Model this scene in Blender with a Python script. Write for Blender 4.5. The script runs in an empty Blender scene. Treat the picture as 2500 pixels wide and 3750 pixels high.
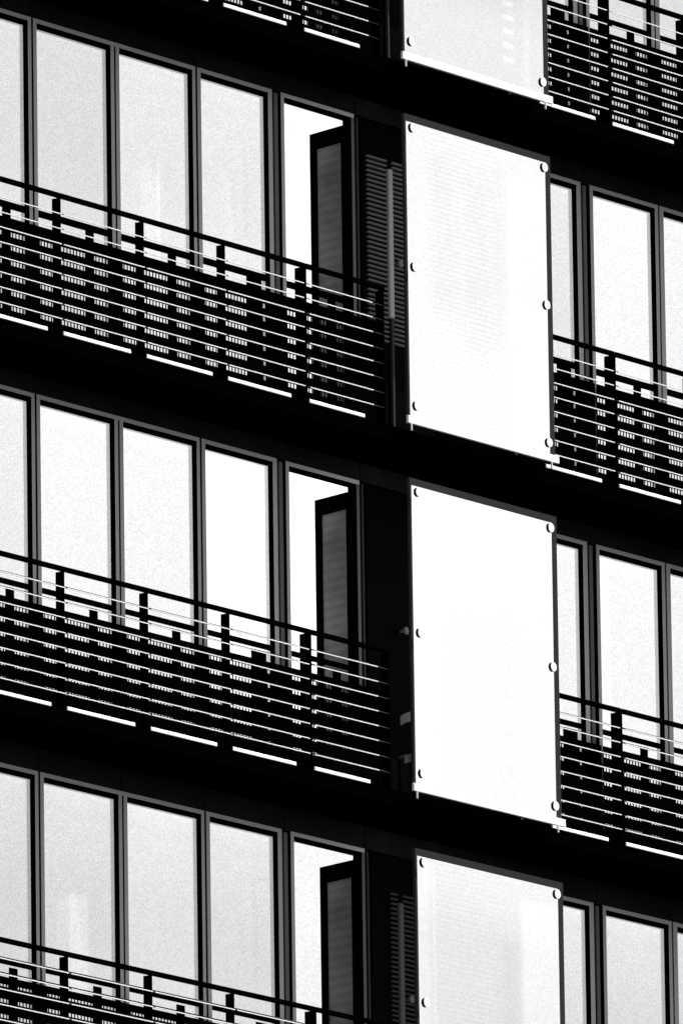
import bpy, bmesh, math, random
from mathutils import Vector, Matrix
random.seed(7)
scene = bpy.context.scene
C = scene.collection

# ---------------------------------------------------------------- camera, sky, sun, exposure
ZO = 29.07                       # height of the picture's middle above the street
EXPO = 1.2
cam_d = bpy.data.cameras.new('camera')
cam = bpy.data.objects.new('camera', cam_d); C.objects.link(cam)
Rr = Vector((0.617496863, -0.786449948, -0.013932087))
Ru = Vector((-0.164173860, -0.146186213, 0.975539100))
Rf = Vector((0.769249354, 0.600105049, 0.219384052))
M3 = Matrix((Rr, Ru, -Rf)).transposed()
cam.matrix_world = Matrix.Translation((-96.31744572, -75.13894578, -27.46900127 + ZO)) @ M3.to_4x4()
cam_d.sensor_fit = 'HORIZONTAL'; cam_d.sensor_width = 24.0
cam_d.lens = 52829.408 / 2500 * 24.0
cam_d.clip_start = 1.0; cam_d.clip_end = 2000.0
scene.camera = cam

SUN_AZ, SUN_EL = 120.0, 60.0     # clockwise from +Y (into the facade); the sun is out front, to the right
w = bpy.data.worlds.new('World'); scene.world = w; w.use_nodes = True
nt = w.node_tree; nt.nodes.clear()
sky = nt.nodes.new('ShaderNodeTexSky'); sky.sky_type = 'NISHITA'; sky.sun_disc = False
sky.sun_elevation = math.radians(SUN_EL); sky.sun_rotation = math.radians(SUN_AZ)
bw = nt.nodes.new('ShaderNodeRGBToBW')
bg = nt.nodes.new('ShaderNodeBackground'); bg.inputs['Strength'].default_value = 0.09
wo = nt.nodes.new('ShaderNodeOutputWorld')
nt.links.new(sky.outputs[0], bw.inputs[0]); nt.links.new(bw.outputs[0], bg.inputs['Color'])
nt.links.new(bg.outputs[0], wo.inputs['Surface'])
sl = bpy.data.lights.new('sun', 'SUN'); sl.energy = 5.0; sl.angle = math.radians(0.5); sl.color = (1, 1, 1)
sun = bpy.data.objects.new('sun', sl); C.objects.link(sun)
a, e = math.radians(SUN_AZ), math.radians(SUN_EL)
to_sun = Vector((math.sin(a) * math.cos(e), math.cos(a) * math.cos(e), math.sin(e)))
sun.rotation_euler = to_sun.to_track_quat('Z', 'Y').to_euler()
sun.location = (20, -20, ZO + 30)
vs = scene.view_settings
vs.view_transform = 'Standard'; vs.look = 'None'; vs.exposure = EXPO; vs.gamma = 1.0; vs.use_curve_mapping = False

# ---------------------------------------------------------------- materials
def N(nt, typ, **kw):
    n = nt.nodes.new(typ)
    for k, v in kw.items(): setattr(n, k, v)
    return n
def math_node(nt, op, a, b=None, c=None, clamp=False):
    n = N(nt, 'ShaderNodeMath', operation=op); n.use_clamp = clamp
    for i, v in enumerate((a, b, c)):
        if v is None: continue
        if isinstance(v, (int, float)): n.inputs[i].default_value = v
        else: nt.links.new(v, n.inputs[i])
    return n.outputs[0]
def paint(name, val, rough=0.6, spec=0.0, grain=0.25, scale=60.0, metallic=0.0):
    """plain neutral coating with a fine mottled wear (on the spandrels: painted reflections)"""
    m = bpy.data.materials.new(name); m.use_nodes = True; nt = m.node_tree
    b = nt.nodes['Principled BSDF']
    tc = N(nt, 'ShaderNodeTexCoord'); nz = N(nt, 'ShaderNodeTexNoise')
    nz.inputs['Scale'].default_value = scale; nz.inputs['Detail'].default_value = 3.0
    nt.links.new(tc.outputs['Object'], nz.inputs['Vector'])
    f = math_node(nt, 'MULTIPLY_ADD', nz.outputs['Fac'], 2 * grain, 1 - grain)
    v = math_node(nt, 'MULTIPLY', f, val, clamp=True)
    cc = N(nt, 'ShaderNodeCombineColor')
    for i in range(3): nt.links.new(v, cc.inputs[i])
    nt.links.new(cc.outputs[0], b.inputs['Base Color'])
    b.inputs['Roughness'].default_value = rough; b.inputs['Metallic'].default_value = metallic
    b.inputs['Specular IOR Level'].default_value = spec
    return m
def lin(s):
    s = s / 255.0
    return (s / 12.92 if s < 0.04045 else ((s + 0.055) / 1.055) ** 2.4)
def band(nt, x, lo, hi, soft):
    """1 between lo and hi, smooth edges"""
    def step(edge, sgn):
        mr = N(nt, 'ShaderNodeMapRange', interpolation_type='SMOOTHSTEP')
        nt.links.new(x, mr.inputs['Value'])
        mr.inputs['From Min'].default_value = edge - soft; mr.inputs['From Max'].default_value = edge + soft
        mr.inputs['To Min'].default_value = 0.0 if sgn > 0 else 1.0
        mr.inputs['To Max'].default_value = 1.0 if sgn > 0 else 0.0
        return mr.outputs[0]
    return math_node(nt, 'MULTIPLY', step(lo, 1), step(hi, -1))
def lit_cloth(name, level, feats=(), grain=0.155, cloud=0.05, stripes=None):
    """a woven blind (or frosted sheet) lit from the room behind it; feats = (x0,x1,z0,z1,soft,gain) folds,
    reflections and uneven glow painted into the emission, in metres on the sheet; stripes = (period, depth, x0, x1)"""
    m = bpy.data.materials.new(name); m.use_nodes = True; nt = m.node_tree; nt.nodes.clear()
    out = N(nt, 'ShaderNodeOutputMaterial'); em = N(nt, 'ShaderNodeEmission')
    tc = N(nt, 'ShaderNodeTexCoord'); sp = N(nt, 'ShaderNodeSeparateXYZ')
    nt.links.new(tc.outputs['Object'], sp.inputs[0])
    sn = N(nt, 'ShaderNodeVectorMath', operation='SNAP'); sn.inputs[1].default_value = (0.011, 1.0, 0.0075)
    ad = N(nt, 'ShaderNodeVectorMath', operation='ADD'); ad.inputs[1].default_value = (0.003, 0.5, 0.002)
    nt.links.new(tc.outputs['Object'], ad.inputs[0]); nt.links.new(ad.outputs[0], sn.inputs[0])
    nz = N(nt, 'ShaderNodeTexWhiteNoise', noise_dimensions='3D')
    nt.links.new(sn.outputs[0], nz.inputs['Vector'])
    cl = N(nt, 'ShaderNodeTexNoise'); cl.inputs['Scale'].default_value = 1.1; cl.inputs['Detail'].default_value = 1.0
    nt.links.new(tc.outputs['Object'], cl.inputs['Vector'])
    f = math_node(nt, 'MULTIPLY_ADD', nz.outputs['Value'], 2 * grain, 1 - grain)
    g = math_node(nt, 'MULTIPLY_ADD', cl.outputs['Fac'], 2 * cloud, 1 - cloud)
    f = math_node(nt, 'MULTIPLY', f, g)
    for (x0, x1, z0, z1, soft, gain) in feats:
        k = math_node(nt, 'MULTIPLY', band(nt, sp.outputs['X'], x0, x1, soft), band(nt, sp.outputs['Z'], z0, z1, soft))
        f = math_node(nt, 'MULTIPLY', f, math_node(nt, 'MULTIPLY_ADD', k, gain, 1.0))
    if stripes:
        per, dep, x0, x1 = stripes
        s = math_node(nt, 'SINE', math_node(nt, 'MULTIPLY', sp.outputs['Z'], 2 * math.pi / per))
        s = math_node(nt, 'MULTIPLY', s, band(nt, sp.outputs['X'], x0, x1, 0.08))
        f = math_node(nt, 'MULTIPLY', f, math_node(nt, 'MULTIPLY_ADD', s, dep, 1.0))
    s = math_node(nt, 'MULTIPLY', f, level / 2 ** EXPO)
    em.inputs['Color'].default_value = (1, 1, 1, 1)
    nt.links.new(s, em.inputs['Strength']); nt.links.new(em.outputs[0], out.inputs[0])
    return m
def glass(name, refl=0.05):
    m = bpy.data.materials.new(name); m.use_nodes = True; nt = m.node_tree; nt.nodes.clear()
    out = N(nt, 'ShaderNodeOutputMaterial'); mx = N(nt, 'ShaderNodeMixShader')
    tr = N(nt, 'ShaderNodeBsdfTransparent'); gl = N(nt, 'ShaderNodeBsdfGlossy'); gl.inputs['Roughness'].default_value = 0.05
    lw = N(nt, 'ShaderNodeLayerWeight'); lw.inputs['Blend'].default_value = 0.3
    fac = math_node(nt, 'MULTIPLY', lw.outputs['Fresnel'], refl, clamp=True)
    nt.links.new(fac, mx.inputs[0]); nt.links.new(tr.outputs[0], mx.inputs[1]); nt.links.new(gl.outputs[0], mx.inputs[2])
    nt.links.new(mx.outputs[0], out.inputs[0])
    return m

BLACK = paint('black_powder_coat', 0.0008)
WALLM = paint('black_cladding', 0.0006)
SPAND = paint('black_glass_spandrel', 0.007, rough=0.5, spec=0.03, grain=1.0, scale=2.2)  # coarse mottle: faint reflections painted into the panel colour
RIM = paint('grey_aluminium', 0.40, rough=0.5, grain=0.2)
RIMJ = paint('dim_grey_jamb', 0.10, grain=0.2)
RIMD = paint('dark_grey_aluminium', 0.12, rough=0.5, grain=0.2)
TUBED = paint('dim_stile', 0.035)
REVEAL = paint('pale_reveal_lining', 0.85)
LIP = paint('brushed_aluminium_edge', 0.75, rough=0.5, grain=0.2)
BLADE = paint('dark_anodised_blade', 0.03, grain=0.2)
WHITE = paint('white_enamel', 0.88, grain=0.03)
PFRAME = paint('charcoal_gasket', 0.028, grain=0.35, scale=90)
BOLTB = paint('black_bolt_barrel', 0.001)  # barrel black all round: the bolt's shaded side put into the colour
SASHG = paint('leaf_glass_reflections', 0.14, rough=0.4, grain=0.12, scale=40)
_nt = SASHG.node_tree; _b = _nt.nodes['Principled BSDF']           # faint slat reflections and mottle painted into the leaf's glass colour
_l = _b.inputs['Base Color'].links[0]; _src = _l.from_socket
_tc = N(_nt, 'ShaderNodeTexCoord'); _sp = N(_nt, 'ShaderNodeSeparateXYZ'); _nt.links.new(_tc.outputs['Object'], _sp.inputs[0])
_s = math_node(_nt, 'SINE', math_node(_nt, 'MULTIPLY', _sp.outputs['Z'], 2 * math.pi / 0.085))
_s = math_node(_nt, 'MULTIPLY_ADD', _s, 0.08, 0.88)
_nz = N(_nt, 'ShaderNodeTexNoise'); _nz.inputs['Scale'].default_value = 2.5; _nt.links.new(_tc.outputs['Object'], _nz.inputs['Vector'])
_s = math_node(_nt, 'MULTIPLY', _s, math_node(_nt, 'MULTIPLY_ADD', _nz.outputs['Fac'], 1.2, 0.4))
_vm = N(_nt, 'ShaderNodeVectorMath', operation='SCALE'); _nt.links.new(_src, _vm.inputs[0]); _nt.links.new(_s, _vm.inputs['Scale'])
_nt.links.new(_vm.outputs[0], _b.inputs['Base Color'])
DGLASS = paint('dark_door_glass', 0.0005, rough=0.5, spec=0.008)
PANE = glass('window_glass', 0.03)
ASPH = paint('asphalt', 0.05, scale=3)

# ---------------------------------------------------------------- mesh helpers
class MB:
    def __init__(s): s.v = []; s.f = []
    def hexa(s, p):
        n = len(s.v); s.v += p
        s.f += [tuple(n + i for i in q) for q in ((0, 3, 2, 1), (4, 5, 6, 7), (0, 1, 5, 4), (1, 2, 6, 5), (2, 3, 7, 6), (3, 0, 4, 7))]
        return s
    def box(s, x0, x1, y0, y1, z0, z1):
        return s.hexa([(x0, y0, z0), (x1, y0, z0), (x1, y1, z0), (x0, y1, z0), (x0, y0, z1), (x1, y0, z1), (x1, y1, z1), (x0, y1, z1)])
    def ring(s, x0, x1, z0, z1, l, r, b, t, y0, y1):
        """a rectangular frame with its own member widths"""
        s.box(x0, x1, y0, y1, z1 - t, z1)
        if b: s.box(x0, x1, y0, y1, z0, z0 + b)
        zb, zt = z0 + b, z1 - t
        if l: s.box(x0, x0 + l, y0, y1, zb, zt)
        if r: s.box(x1 - r, x1, y0, y1, zb, zt)
        return s
    def plate(s, pts, th):
        """extrude a quad given by 4 points by the vector th"""
        t = Vector(th); return s.hexa([tuple(p) for p in pts] + [tuple(Vector(p) + t) for p in pts])
    def cyl(s, c, r, ax, h, n=24, bev=0.0):
        ax = Vector(ax).normalized(); u = ax.orthogonal().normalized(); v = ax.cross(u); c = Vector(c)
        prof = [(r, 0), (r, h)] if not bev else [(r, 0), (r, h - bev), (r - bev, h)]
        b = len(s.v)
        for rr, hh in prof:
            for i in range(n):
                t = 2 * math.pi * i / n
                s.v.append(tuple(c + ax * hh + (u * math.cos(t) + v * math.sin(t)) * rr))
        m = len(prof)
        for k in range(m - 1):
            for i in range(n):
                j = (i + 1) % n; s.f.append((b + k * n + i, b + k * n + j, b + (k + 1) * n + j, b + (k + 1) * n + i))
        s.f.append(tuple(b + i for i in reversed(range(n)))); s.f.append(tuple(b + (m - 1) * n + i for i in range(n)))
        return s
    def build(s, name, mat, parent=None, base=None, smooth=False, bevel=0.0):
        """coordinates are given in facade space (z 0 = picture middle); base = origin of the object"""
        if base is None:
            xs = [p[0] for p in s.v]; ys = [p[1] for p in s.v]; zs = [p[2] for p in s.v]
            base = ((min(xs) + max(xs)) / 2, min(ys), min(zs))
        me = bpy.data.meshes.new(name)
        me.from_pydata([(p[0] - base[0], p[1] - base[1], p[2] - base[2]) for p in s.v], [], s.f)
        bm = bmesh.new(); bm.from_mesh(me); bmesh.ops.recalc_face_normals(bm, faces=bm.faces); bm.to_mesh(me); bm.free()
        if smooth:
            for f in me.polygons: f.use_smooth = True
        me.materials.append(mat)
        o = bpy.data.objects.new(name, me); C.objects.link(o)
        wl = Vector((base[0], base[1], base[2] + ZO)); o['_w'] = tuple(wl)
        if parent is not None:
            o.parent = parent; o.location = wl - Vector(parent['_w'])
        else: o.location = wl
        if bevel:
            md = o.modifiers.new('bevel', 'BEVEL'); md.width = bevel; md.segments = 3; md.limit_method = 'ANGLE'
        return o
def thing(name, label, cat, loc, group=None):
    o = bpy.data.objects.new(name, None); C.objects.link(o)
    o.empty_display_size = 0.3
    o.location = (loc[0], loc[1], loc[2] + ZO); o['_w'] = tuple(o.location)
    o['label'] = label; o['category'] = cat
    if group: o['group'] = group
    return o
def struct(o): o['kind'] = 'structure'; return o

# ---------------------------------------------------------------- ground
struct(MB().box(-400, 400, -400, 400, -ZO - 0.3, -ZO).build('ground', ASPH))

# ---------------------------------------------------------------- measured levels, top to bottom
HEAD = [7.235, 3.925, 0.600, -2.700]          # top of the window frames
RAIL = [5.430, 2.102, -1.155, -4.475]         # underside of the handrails
SILLD = 3.02                                  # floor below window head
YW = 0.75                                     # window plane behind the railing plane (y 0)
FLOORN = ['top', 'second', 'third', 'bottom']

bld = thing('office_building', 'black clad office block with rows of brightly lit windows behind shallow balconies', 'building', (0, 6, -ZO))

# black body with floors, down to the street
XL, XR = -9.0, 10.5
MB().box(XL, XR, 1.95, 14, -ZO, 10.4).build('wall', WALLM, bld)
MB().box(XL - 0.1, XR + 0.1, -0.1, 14.1, 10.4, 10.8).build('roof', WALLM, bld)
# lower storeys: plain cladding with the same floor rhythm
lower = MB().box(XL, XR, 0.78, 1.95, -ZO, -5.95)
for k in range(1, 7): lower.box(XL, XR, 0.0, 0.78, -5.95 - 3.31 * k - 0.15, -5.95 - 3.31 * k + 0.15)
lower.build('lower_wall', WALLM, bld)

WIN = [  # opening left, right; outer left, right of the grey rim; name of the kind
    (-4.330, -3.316, -4.375, -3.276),
    (-3.202, -2.188, -3.248, -2.146),
    (-2.074, -1.057, -2.122, -1.020),
    (-0.943, 0.003, -0.992, 0.056),
    (0.226, 1.183, 0.181, 1.221),
    (3.530, 4.472, 3.490, 4.530),
    (4.712, 5.648, 4.667, 5.690),
    (5.773, 6.790, 5.712, 6.832)]
# per-window brightness seen in the photograph (0-255)
LV = [[224, 224, 224, 226, 236, 226, 226, 226],
      [225, 222, 234, 236, 252, 236, 253, 248],
      [240, 251, 250, 256, 258, 248, 250, 245],
      [216, 219, 226, 222, 250, 226, 221, 216]]
# open rows of the guard grille, metres below the window head (measured per storey)
SLOTS = [[(-1.9546, -1.9924), (-2.0869, -2.1246), (-2.2193, -2.257), (-2.3517, -2.3895), (-2.4839, -2.5217), (-2.6166, -2.6543)],
         [(-1.989, -2.0303), (-2.1092, -2.1482), (-2.2414, -2.2804), (-2.3741, -2.4131), (-2.5063, -2.5453), (-2.6388, -2.6777)],
         [(-1.9362, -1.969), (-2.0625, -2.0941), (-2.195, -2.2217), (-2.3272, -2.3491), (-2.4501, -2.472), (-2.5702, -2.5969)],
         [(-1.9301, -1.952), (-2.0574, -2.089), (-2.1901, -2.2217), (-2.3225, -2.3542), (-2.455, -2.4866), (-2.5874, -2.6191)]]
WHERE = ['far left', 'second from the left', 'third from the left', 'beside the dark column', 'with its casement folded inward',
         'half hidden by the glass screen', 'right of the glass screen', 'at the right edge']
for k in range(4):
    H = HEAD[k]; fl = H - SILLD
    if k == 0:
        MB().box(XL, XR, 0.0, YW + 0.3, H + 0.17, H + 0.30).build('balcony_slab', WALLM, bld)
        MB().box(XL, XR, YW + 0.3, 1.93, H + 0.22, H + 0.30).build('floor', WALLM, bld)
        MB().box(XL, XR, 0.9, 1.94, H + 0.301, 10.39).build('wall', WALLM, bld)
    # facade wall pieces between the openings of this storey
    wl = MB()
    edges = [XL] + [v for wv in WIN for v in (wv[2], wv[3])] + [XR]
    gaps = [(edges[i], edges[i + 1]) for i in range(0, len(edges), 2)]
    for (g0, g1) in gaps: wl.box(g0, g1, YW + 0.016, YW + (0.13 if g0 > XL else 1.18), fl, H)
    wl.build('wall', WALLM, bld)
    # spandrel panels above the heads, with open joints
    top = (RAIL[k - 1] - 1.203 - 0.13) if k else H + 0.3
    sp = MB(); js = [XL, -5.50, -4.38, -3.262, -2.134, -1.006, 0.11, 1.26, 2.34, 3.45, 4.60, 5.70, 6.85, XR]
    for j0, j1 in zip(js, js[1:]): sp.box(j0 + 0.006, j1 - 0.006, YW + 0.02, YW + 0.06, H + 0.004, top - 0.004)
    sp.build('spandrel_panel', SPAND, bld)
    MB().box(XL, XR, YW + 0.062, YW + 0.13, H + 0.001, top + 0.02).build('lintel', WALLM, bld)
    # balcony slab
    zt = RAIL[k] - 1.205
    MB().box(XL, XR, 0.0, YW + 0.3, zt - 0.13, zt).build('balcony_slab', WALLM, bld)
    MB().box(XL, XR, YW + 0.3, 1.93, fl - 0.07, fl - 0.005).build('floor', WALLM, bld)
    for i, (a0, a1, o0, o1) in enumerate(WIN):
        lvl = lin(min(LV[k][i], 255)) * (1.0 if LV[k][i] <= 255 else 1.25)
        wtop = o1
        if i in (1,): wtop = -2.1225       # this pair shares one continuous head rim
        zb = H - 2.70
        wm = MB()
        wm.box(o0, wtop, YW, YW + 0.004, H - 0.036, H)                    # head rim
        wm.box(o0, a0, YW, YW + 0.004, zb, H - 0.036); (wm.box(a1, o1, YW, YW + 0.004, zb, H - 0.036) if i != 4 else None)
        win = wm.build('window', RIM, bld)
        win['label'] = 'tall grey rimmed window %s, %s storey of the picture' % (WHERE[i], FLOORN[k])
        if i == 4: MB().box(a1, o1, YW, YW + 0.004, zb, H - 0.0365).build('jamb', RIMJ, win)
        # black liner and the deeper head member
        ln = MB().box(o0, a0 - 0.0005, YW + 0.005, YW + 0.06, zb, H); ln.box(a1 + 0.0005, o1, YW + 0.005, YW + 0.06, zb, H)
        ln.box(a0, a1, YW + 0.005, YW + 0.06, H - 0.036, H); ln.box(a0, a1, YW + 0.045, YW + 0.06, H - 0.068, H - 0.037)
        ln.box(o0, o1, YW + 0.005, YW + 0.06, fl, zb - 0.0)
        ln.build('frame', BLACK, win)
        if i != 4:
            y0, y1 = YW + 0.061, YW + 0.098
            rv = MB().ring(a0 - 0.012, a1 + 0.012, zb, H - 0.056, 0.012, 0.012, 0, 0.012, y0, y1)
            rv.build('reveal', REVEAL, win)
            MB().box(a0, a1, YW + 0.052, YW + 0.056, zb, H - 0.069).build('pane', PANE, win)
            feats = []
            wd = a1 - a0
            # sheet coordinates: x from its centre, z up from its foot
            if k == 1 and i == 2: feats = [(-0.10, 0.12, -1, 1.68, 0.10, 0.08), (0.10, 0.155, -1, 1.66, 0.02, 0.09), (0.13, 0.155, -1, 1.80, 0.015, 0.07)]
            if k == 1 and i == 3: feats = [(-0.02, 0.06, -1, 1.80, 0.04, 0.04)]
            if k == 3 and i == 1: feats = [(-0.06, 0.19, -1, 1.74, 0.02, 0.12), (-0.22, 0.10, -1, 1.70, 0.05, 0.06), (0.05, 0.22, -1, 1.35, 0.03, 0.03)]  # tall reflection painted as brighter patches of the sheet
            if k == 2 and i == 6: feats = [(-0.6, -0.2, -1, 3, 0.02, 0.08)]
            feats = feats + [(-0.6, 0.6, 2.54, 2.9, 0.09, 0.05), (-0.6, 0.6, 2.1, 4, 0.5, 0.13 if k == 3 else 0.03), (-0.6, 0.6, -1, 1.4, 0.5, 0.06 if k == 1 and i < 4 else 0.0)]  # light falloff towards head and foot painted into the emission
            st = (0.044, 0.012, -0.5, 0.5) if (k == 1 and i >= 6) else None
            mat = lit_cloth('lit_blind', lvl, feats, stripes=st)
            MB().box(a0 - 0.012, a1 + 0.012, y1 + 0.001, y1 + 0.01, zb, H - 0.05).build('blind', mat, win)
        else:
            # casement opened into the room: the lit wall shows behind it
            mat = lit_cloth('lit_room_wall', lvl * (1.15 if k < 3 else 1.02), [(-2, 2, -3, 1.9, 0.6, -0.06 if k == 3 else 0.0)], stripes=(0.05, 0.01, -1, 1))
            MB().box(a0 + 0.3, a1 + 1.5, 1.40, 1.42, H - 2.62, H + 0.6).build('room_wall', mat, win)
            hx, hy, ex, ey = a1 + 0.012, YW + 0.062, a1 + 0.100, YW + 0.55
            sx = Vector((ex - hx, ey - hy, 0)); L = sx.length; sx.normalize(); nn = Vector((sx.y, -sx.x, 0)) * 0.03
            zt2 = H - 0.085
            def bar(mb, d0, d1, z0, z1, th=1.0, off=0.0):
                p = lambda d, z: (hx + sx.x * d + nn.x * off, hy + sx.y * d + nn.y * off, z)
                return mb.plate([p(d0, z0), p(d1, z0), p(d1, z1), p(d0, z1)], nn * th)
            sh = MB(); bar(sh, 0, 0.085, zb, zt2); bar(sh, L - 0.085, L, zb, zt2)
            bar(sh, 0.085, L - 0.085, zt2 - 0.15, zt2); bar(sh, 0.085, L - 0.085, zb, zb + 0.1)
            sash = sh.build('casement', BLACK, win)
            bar(MB(), 0.085, L - 0.085, zb + 0.1, zt2 - 0.15, 0.3, 0.35).build('leaf_pane', SASHG, sash)
            hd = MB(); bar(hd, L - 0.07, L - 0.04, H - 1.55, H - 1.42, 1.0, -1.0); hd.build('handle', BLACK, sash)

    # grey cover strips beside the dark columns
    for (m0, m1, md) in ((0.087, 0.137, RIMD), (1.257, 1.280, TUBED), (4.566, 4.612, RIMD)):
        MB().box(m0, m1, YW + 0.003, YW + 0.015, H - 2.62, H - 0.02).build('cover_strip', md, bld)

    # guard grille in front of the lower part of each window; transom and mullion sit in the window itself
    for i, (a0, a1, o0, o1) in enumerate(WIN):
        y0, y1 = YW - 0.075, YW - 0.065
        wide = i in (3, 5)
        z = lambda d: H + d
        tr = MB().box(a0, a1, YW + 0.046, YW + 0.051, z(-1.740 if k < 2 else -1.722), z(-1.676 if k < 2 else -1.670))
        p0, p1 = (a1 - 0.281, a1 - 0.070) if wide else (a1 - 0.316, a1 - 0.203)
        tr.box(p0, p1, YW + 0.046, YW + 0.051, zb, z(-1.740))
        tr.build('transom', BLACK, bld)
        g0 = a0 - 0.09; g1 = a1 - 0.153
        m0, m1 = (a1 - 0.434, a1 - 0.211) if wide else (a1 - 0.469, a1 - 0.350)
        x1 = a1 + 0.042 if i not in (3, 5) else a1 + 0.12
        if i == 4: x1 = 1.45
        slots = SLOTS[k]; gr = MB().box(g0, x1, y0, y1, z(slots[0][0]), z(-1.866))
        for n, (s0, s1) in enumerate(slots):
            nxt0 = slots[n + 1][0] if n < 5 else -2.95
            gr.box(g0, x1, y0, y1, z(nxt0), z(s1))
            for (q0, q1) in ((g0 - 0.004, g0 + 0.004), (g1, x1), (m0, m1)): gr.box(q0, q1, y0, y1, z(s1), z(s0))
            xx = g0 + 0.035
            while xx < g1 - 0.008:
                if not (m0 - 0.01 < xx < m1): gr.box(xx, xx + 0.0085, y0 + 0.001, y1 - 0.001, z(s1), z(s0))
                xx += 0.0437
        gr.build('guard_grille', BLACK, bld)

# ---------------------------------------------------------------- balcony doors behind the screens
SLATM = [None, paint('grey_blind_slat', 0.085, grain=0.15), None, paint('dim_blind_slat', 0.035, grain=0.15)]
TUBEM = [RIMD, paint('door_stile_grey', 0.24, grain=0.1), RIMD, paint('door_stile_dim', 0.07, grain=0.2)]
for k in range(4):
    H = HEAD[k]; zb = H - 2.95
    dr = MB().box(1.31, 2.30, YW - 0.004, YW + 0.014, zb, H - 0.02).build('balcony_door', DGLASS, bld)
    dr['label'] = 'dark glazed balcony door beside the glass screen, %s storey' % FLOORN[k]
    if k != 2:
        if k in (1, 3): MB().box(1.650, 1.715, YW - 0.045, YW - 0.006, H - 1.78, H - 0.42).build('stile', TUBEM[k], dr, bevel=0.012)
        MB().box(1.692, 1.715, YW - 0.030, YW - 0.006, zb, H - 1.785).build('stile', TUBED, dr)
    if SLATM[k]:
        s = MB(); zz = H - 0.36
        while zz > H - 2.02:
            for (q0, q1) in (((1.36, 1.645), (1.722, 1.98)) if k == 1 else ((1.55, 1.645), (1.722, 1.98))):
                yb = YW - 0.006
                s.plate([(q0, yb - 0.022, zz), (q1, yb - 0.022, zz), (q1, yb, zz - 0.002), (q0, yb, zz - 0.002)], (0, -0.006, 0.014))
            zz -= 0.0433
        s.build('venetian_blind', SLATM[k], dr)
    hb = MB().cyl((1.775, YW - 0.055, H - 1.27), 0.034, (0.2, -1, 0), 0.02, 20).cyl((1.775, YW - 0.006, H - 1.27), 0.012, (0, -1, 0), 0.05, 12)
    hb.build('handle', RIMD, dr, smooth=False)

# ---------------------------------------------------------------- balcony railings
def railing(k, name_lbl, fins, x0, x1, lip_end=None, group='black louvred balcony railings'):
    R = RAIL[k]
    t = thing('balcony_railing', name_lbl, 'railing', ((x0 + x1) / 2, 0, R - 1.205), group)
    MB().box(x0, x1, -0.012, 0.038, R, R + 0.036).build('top_rail', BLACK, t, bevel=0.004)
    for f in fins:
        MB().box(f - 0.012, f, 0.0, 0.088, R - 1.205, R - 0.001).build('post', BLACK, t)
    ed = sorted(set([x0] + list(fins) + [x1]))
    bays = [(p, q) for p, q in zip(ed, ed[1:]) if q - p > 0.2]
    for n in range(8):
        z = R - 0.146 - 0.1312 * n
        b = MB(); l = MB()
        for (p, q) in bays:
            b.plate([(p + 0.002, 0.0, z), (q - 0.014, 0.0, z), (q - 0.014, 0.115, z + 0.050), (p + 0.002, 0.115, z + 0.050)], (0, 0, 0.004))
            l.box(p + (0.015 if p == x0 and p > 2.9 else 0.03), min(q - 0.004, lip_end or 99), -0.010, -0.001, z - 0.0035, z + 0.0045)  # lips stop at lip_end: the shadow there is put into their length
        bl = b.build('blade', BLADE, t)
        l.build('edge_strip', LIP, bl)
    for (p, q) in bays:
        e = min(q - 0.205, (lip_end - 0.13) if lip_end else 99)  # shadow beside the next post put into the strip's length
        s = MB().box(p + 0.012, e, -0.012, 0.000, R - 1.204, R - 1.171)
        s.build('kick_strip', WHITE, t, bevel=0.004)
    return t
A = [-6.07, -4.945, -3.82, -2.695, -1.58, -0.49]
for k in range(4):
    railing(k, 'long black louvred railing on the %s balcony, left of the joint in the handrail' % FLOORN[k], A, -6.07, -0.478)
    railing(k, 'single bay of black railing between the handrail joint and the dark door, %s balcony' % FLOORN[k], [-0.448, 0.647], -0.466, 0.647, lip_end=0.47)
    if k < 3:
        railing(k, 'short black railing touching the right side of the glass screen, %s balcony' % FLOORN[k], [3.963], 2.93, 3.975)
        railing(k, 'black louvred railing running out of the picture on the right, %s balcony' % FLOORN[k], [4.006, 5.131, 6.256], 3.992, 6.256)

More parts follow.
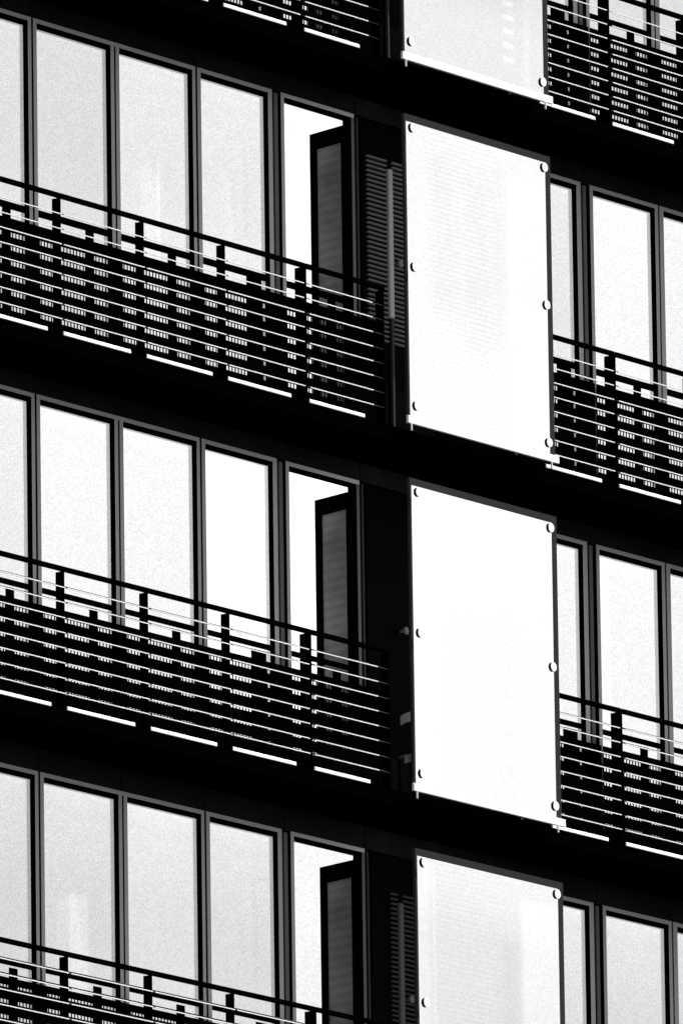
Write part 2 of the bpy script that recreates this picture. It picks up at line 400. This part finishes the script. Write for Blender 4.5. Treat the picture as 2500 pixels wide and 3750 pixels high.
# ---------------------------------------------------------------- frosted glass screens with bolts
PAN = [(4.275, 6.96), (0.990, 3.655), (-2.293, 0.372), (-5.572, -2.928)]
PL = ['pale glass screen cut off by the top of the picture, small bright squares in it',
      'white lit glass screen with faint blind stripes, upper of the two screens seen whole',
      'plain white lit glass screen, lower of the two screens seen whole',
      'greyer glass screen with a bright band on its right, at the bottom of the picture']
PF = [dict(level=lin(241), feats=[(-0.6, 0.9, 0.72, 3, 0.35, -0.15)] + [(0.42, 0.58, 0.20 + 0.128 * n, 0.245 + 0.128 * n, 0.02, 0.16) for n in range(6)] + [(0.72, 0.80, 0.0, 3, 0.05, 0.06)], stripes=None),  # small squares: window reflections painted into the glow
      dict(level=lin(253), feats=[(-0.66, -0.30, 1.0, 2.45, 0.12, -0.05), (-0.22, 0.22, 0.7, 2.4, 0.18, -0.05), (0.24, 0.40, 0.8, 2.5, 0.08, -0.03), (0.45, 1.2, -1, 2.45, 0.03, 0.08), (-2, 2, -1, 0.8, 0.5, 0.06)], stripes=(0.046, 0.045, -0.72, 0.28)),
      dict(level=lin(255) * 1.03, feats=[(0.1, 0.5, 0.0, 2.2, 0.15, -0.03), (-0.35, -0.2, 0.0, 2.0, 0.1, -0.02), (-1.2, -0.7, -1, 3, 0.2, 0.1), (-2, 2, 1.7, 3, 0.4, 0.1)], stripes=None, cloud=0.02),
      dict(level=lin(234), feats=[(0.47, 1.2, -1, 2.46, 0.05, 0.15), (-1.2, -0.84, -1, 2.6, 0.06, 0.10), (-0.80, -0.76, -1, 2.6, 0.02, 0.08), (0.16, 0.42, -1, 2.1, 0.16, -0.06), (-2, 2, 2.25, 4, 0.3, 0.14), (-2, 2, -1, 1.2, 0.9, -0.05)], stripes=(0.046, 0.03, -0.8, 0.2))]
YP = -0.10
for k, (z0, z1) in enumerate(PAN):
    t = thing('glass_screen', PL[k], 'glass screen', (1.85, YP, z0), 'bolted glass screens between the balconies')
    gx0, gx1 = 0.873, 2.880
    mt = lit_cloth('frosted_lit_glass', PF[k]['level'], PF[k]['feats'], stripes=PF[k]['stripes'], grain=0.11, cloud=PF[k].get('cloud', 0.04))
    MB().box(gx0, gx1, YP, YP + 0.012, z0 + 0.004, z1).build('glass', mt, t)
    fr = MB().ring(gx0 - 0.028, gx1 + 0.078, z0 + 0.003, z1 + 0.066, 0.026, 0.076, 0, 0.064, YP + 0.002, YP + 0.030)
    fr.build('frame', PFRAME, t)
    MB().box(0.820, 2.992, YP - 0.018, YP + 0.008, z0 - 0.066, z0 + 0.001).build('ledge', WHITE, t, bevel=0.003)
    for px in (gx0 - 0.006, gx1 + 0.006):
        MB().cyl((px, YP - 0.012, z0 - 0.128), 0.0085, (0, 0, 1), 0.062, 12).build('drip_pin', WHITE, t)
    zs = [z0 + 0.100, z0 + 1.352, z1 - 0.055] if k else [z0 + 0.108, z0 + 1.352]
    for zz in zs:
        for bx in (0.935, 2.842):
            bb = MB().cyl((bx, YP - 0.001, zz), 0.041, (0, -1, 0), 0.026, 32).build('bolt', BOLTB, t)
            MB().cyl((bx, YP - 0.0275, zz), 0.0405, (0, -1, 0), 0.004, 32, 0.001).build('bolt_cap', WHITE, bb)

# ---------------------------------------------------------------- chair on the third balcony
ch = thing('chair', 'dim tub shaped chair on the third balcony behind the end of the railing', 'chair', (1.55, 0.5, RAIL[2] - 1.205))
CH = paint('grey_plastic', 0.09)
def arc(z0, z1, r, a0, a1, th, cx=1.56, cy=0.46, n=14, drop=0.0):
    m = MB()
    for i in range(n):
        t0 = math.radians(a0 + (a1 - a0) * i / n); t1 = math.radians(a0 + (a1 - a0) * (i + 1) / n)
        P = lambda t, rr, z: (cx + rr * math.cos(t), cy + rr * math.sin(t), z - drop * abs(math.cos(t)) ** 2)
        m.hexa([P(t0, r, z0), P(t1, r, z0), P(t1, r + th, z0), P(t0, r + th, z0), P(t0, r, z1), P(t1, r, z1), P(t1, r + th, z1), P(t0, r + th, z1)])
    return m
arc(-1.555, -1.47, 0.25, 238, 302, 0.015, cx=1.545, cy=0.70, drop=0.20).build('backrest', CH, ch)
arc(-1.92, -1.86, 0.25, 238, 302, 0.015, cx=1.545, cy=0.66, drop=0.12).build('seat_rim', CH, ch)
MB().cyl((1.545, 0.46, -1.90), 0.125, (0, 0, 1), 0.03, 28, 0.01).build('seat', CH, ch)
for sx_, sy_ in ((-1, -1), (1, -1), (-1, 1), (1, 1)):
    MB().cyl((1.545 + 0.08 * sx_, 0.46 + 0.08 * sy_, RAIL[2] - 1.205), 0.012, (0, 0, 1), -1.90 - (RAIL[2] - 1.205), 10).build('leg', BLACK, ch)

for o in bpy.data.objects:
    if '_w' in o: del o['_w']
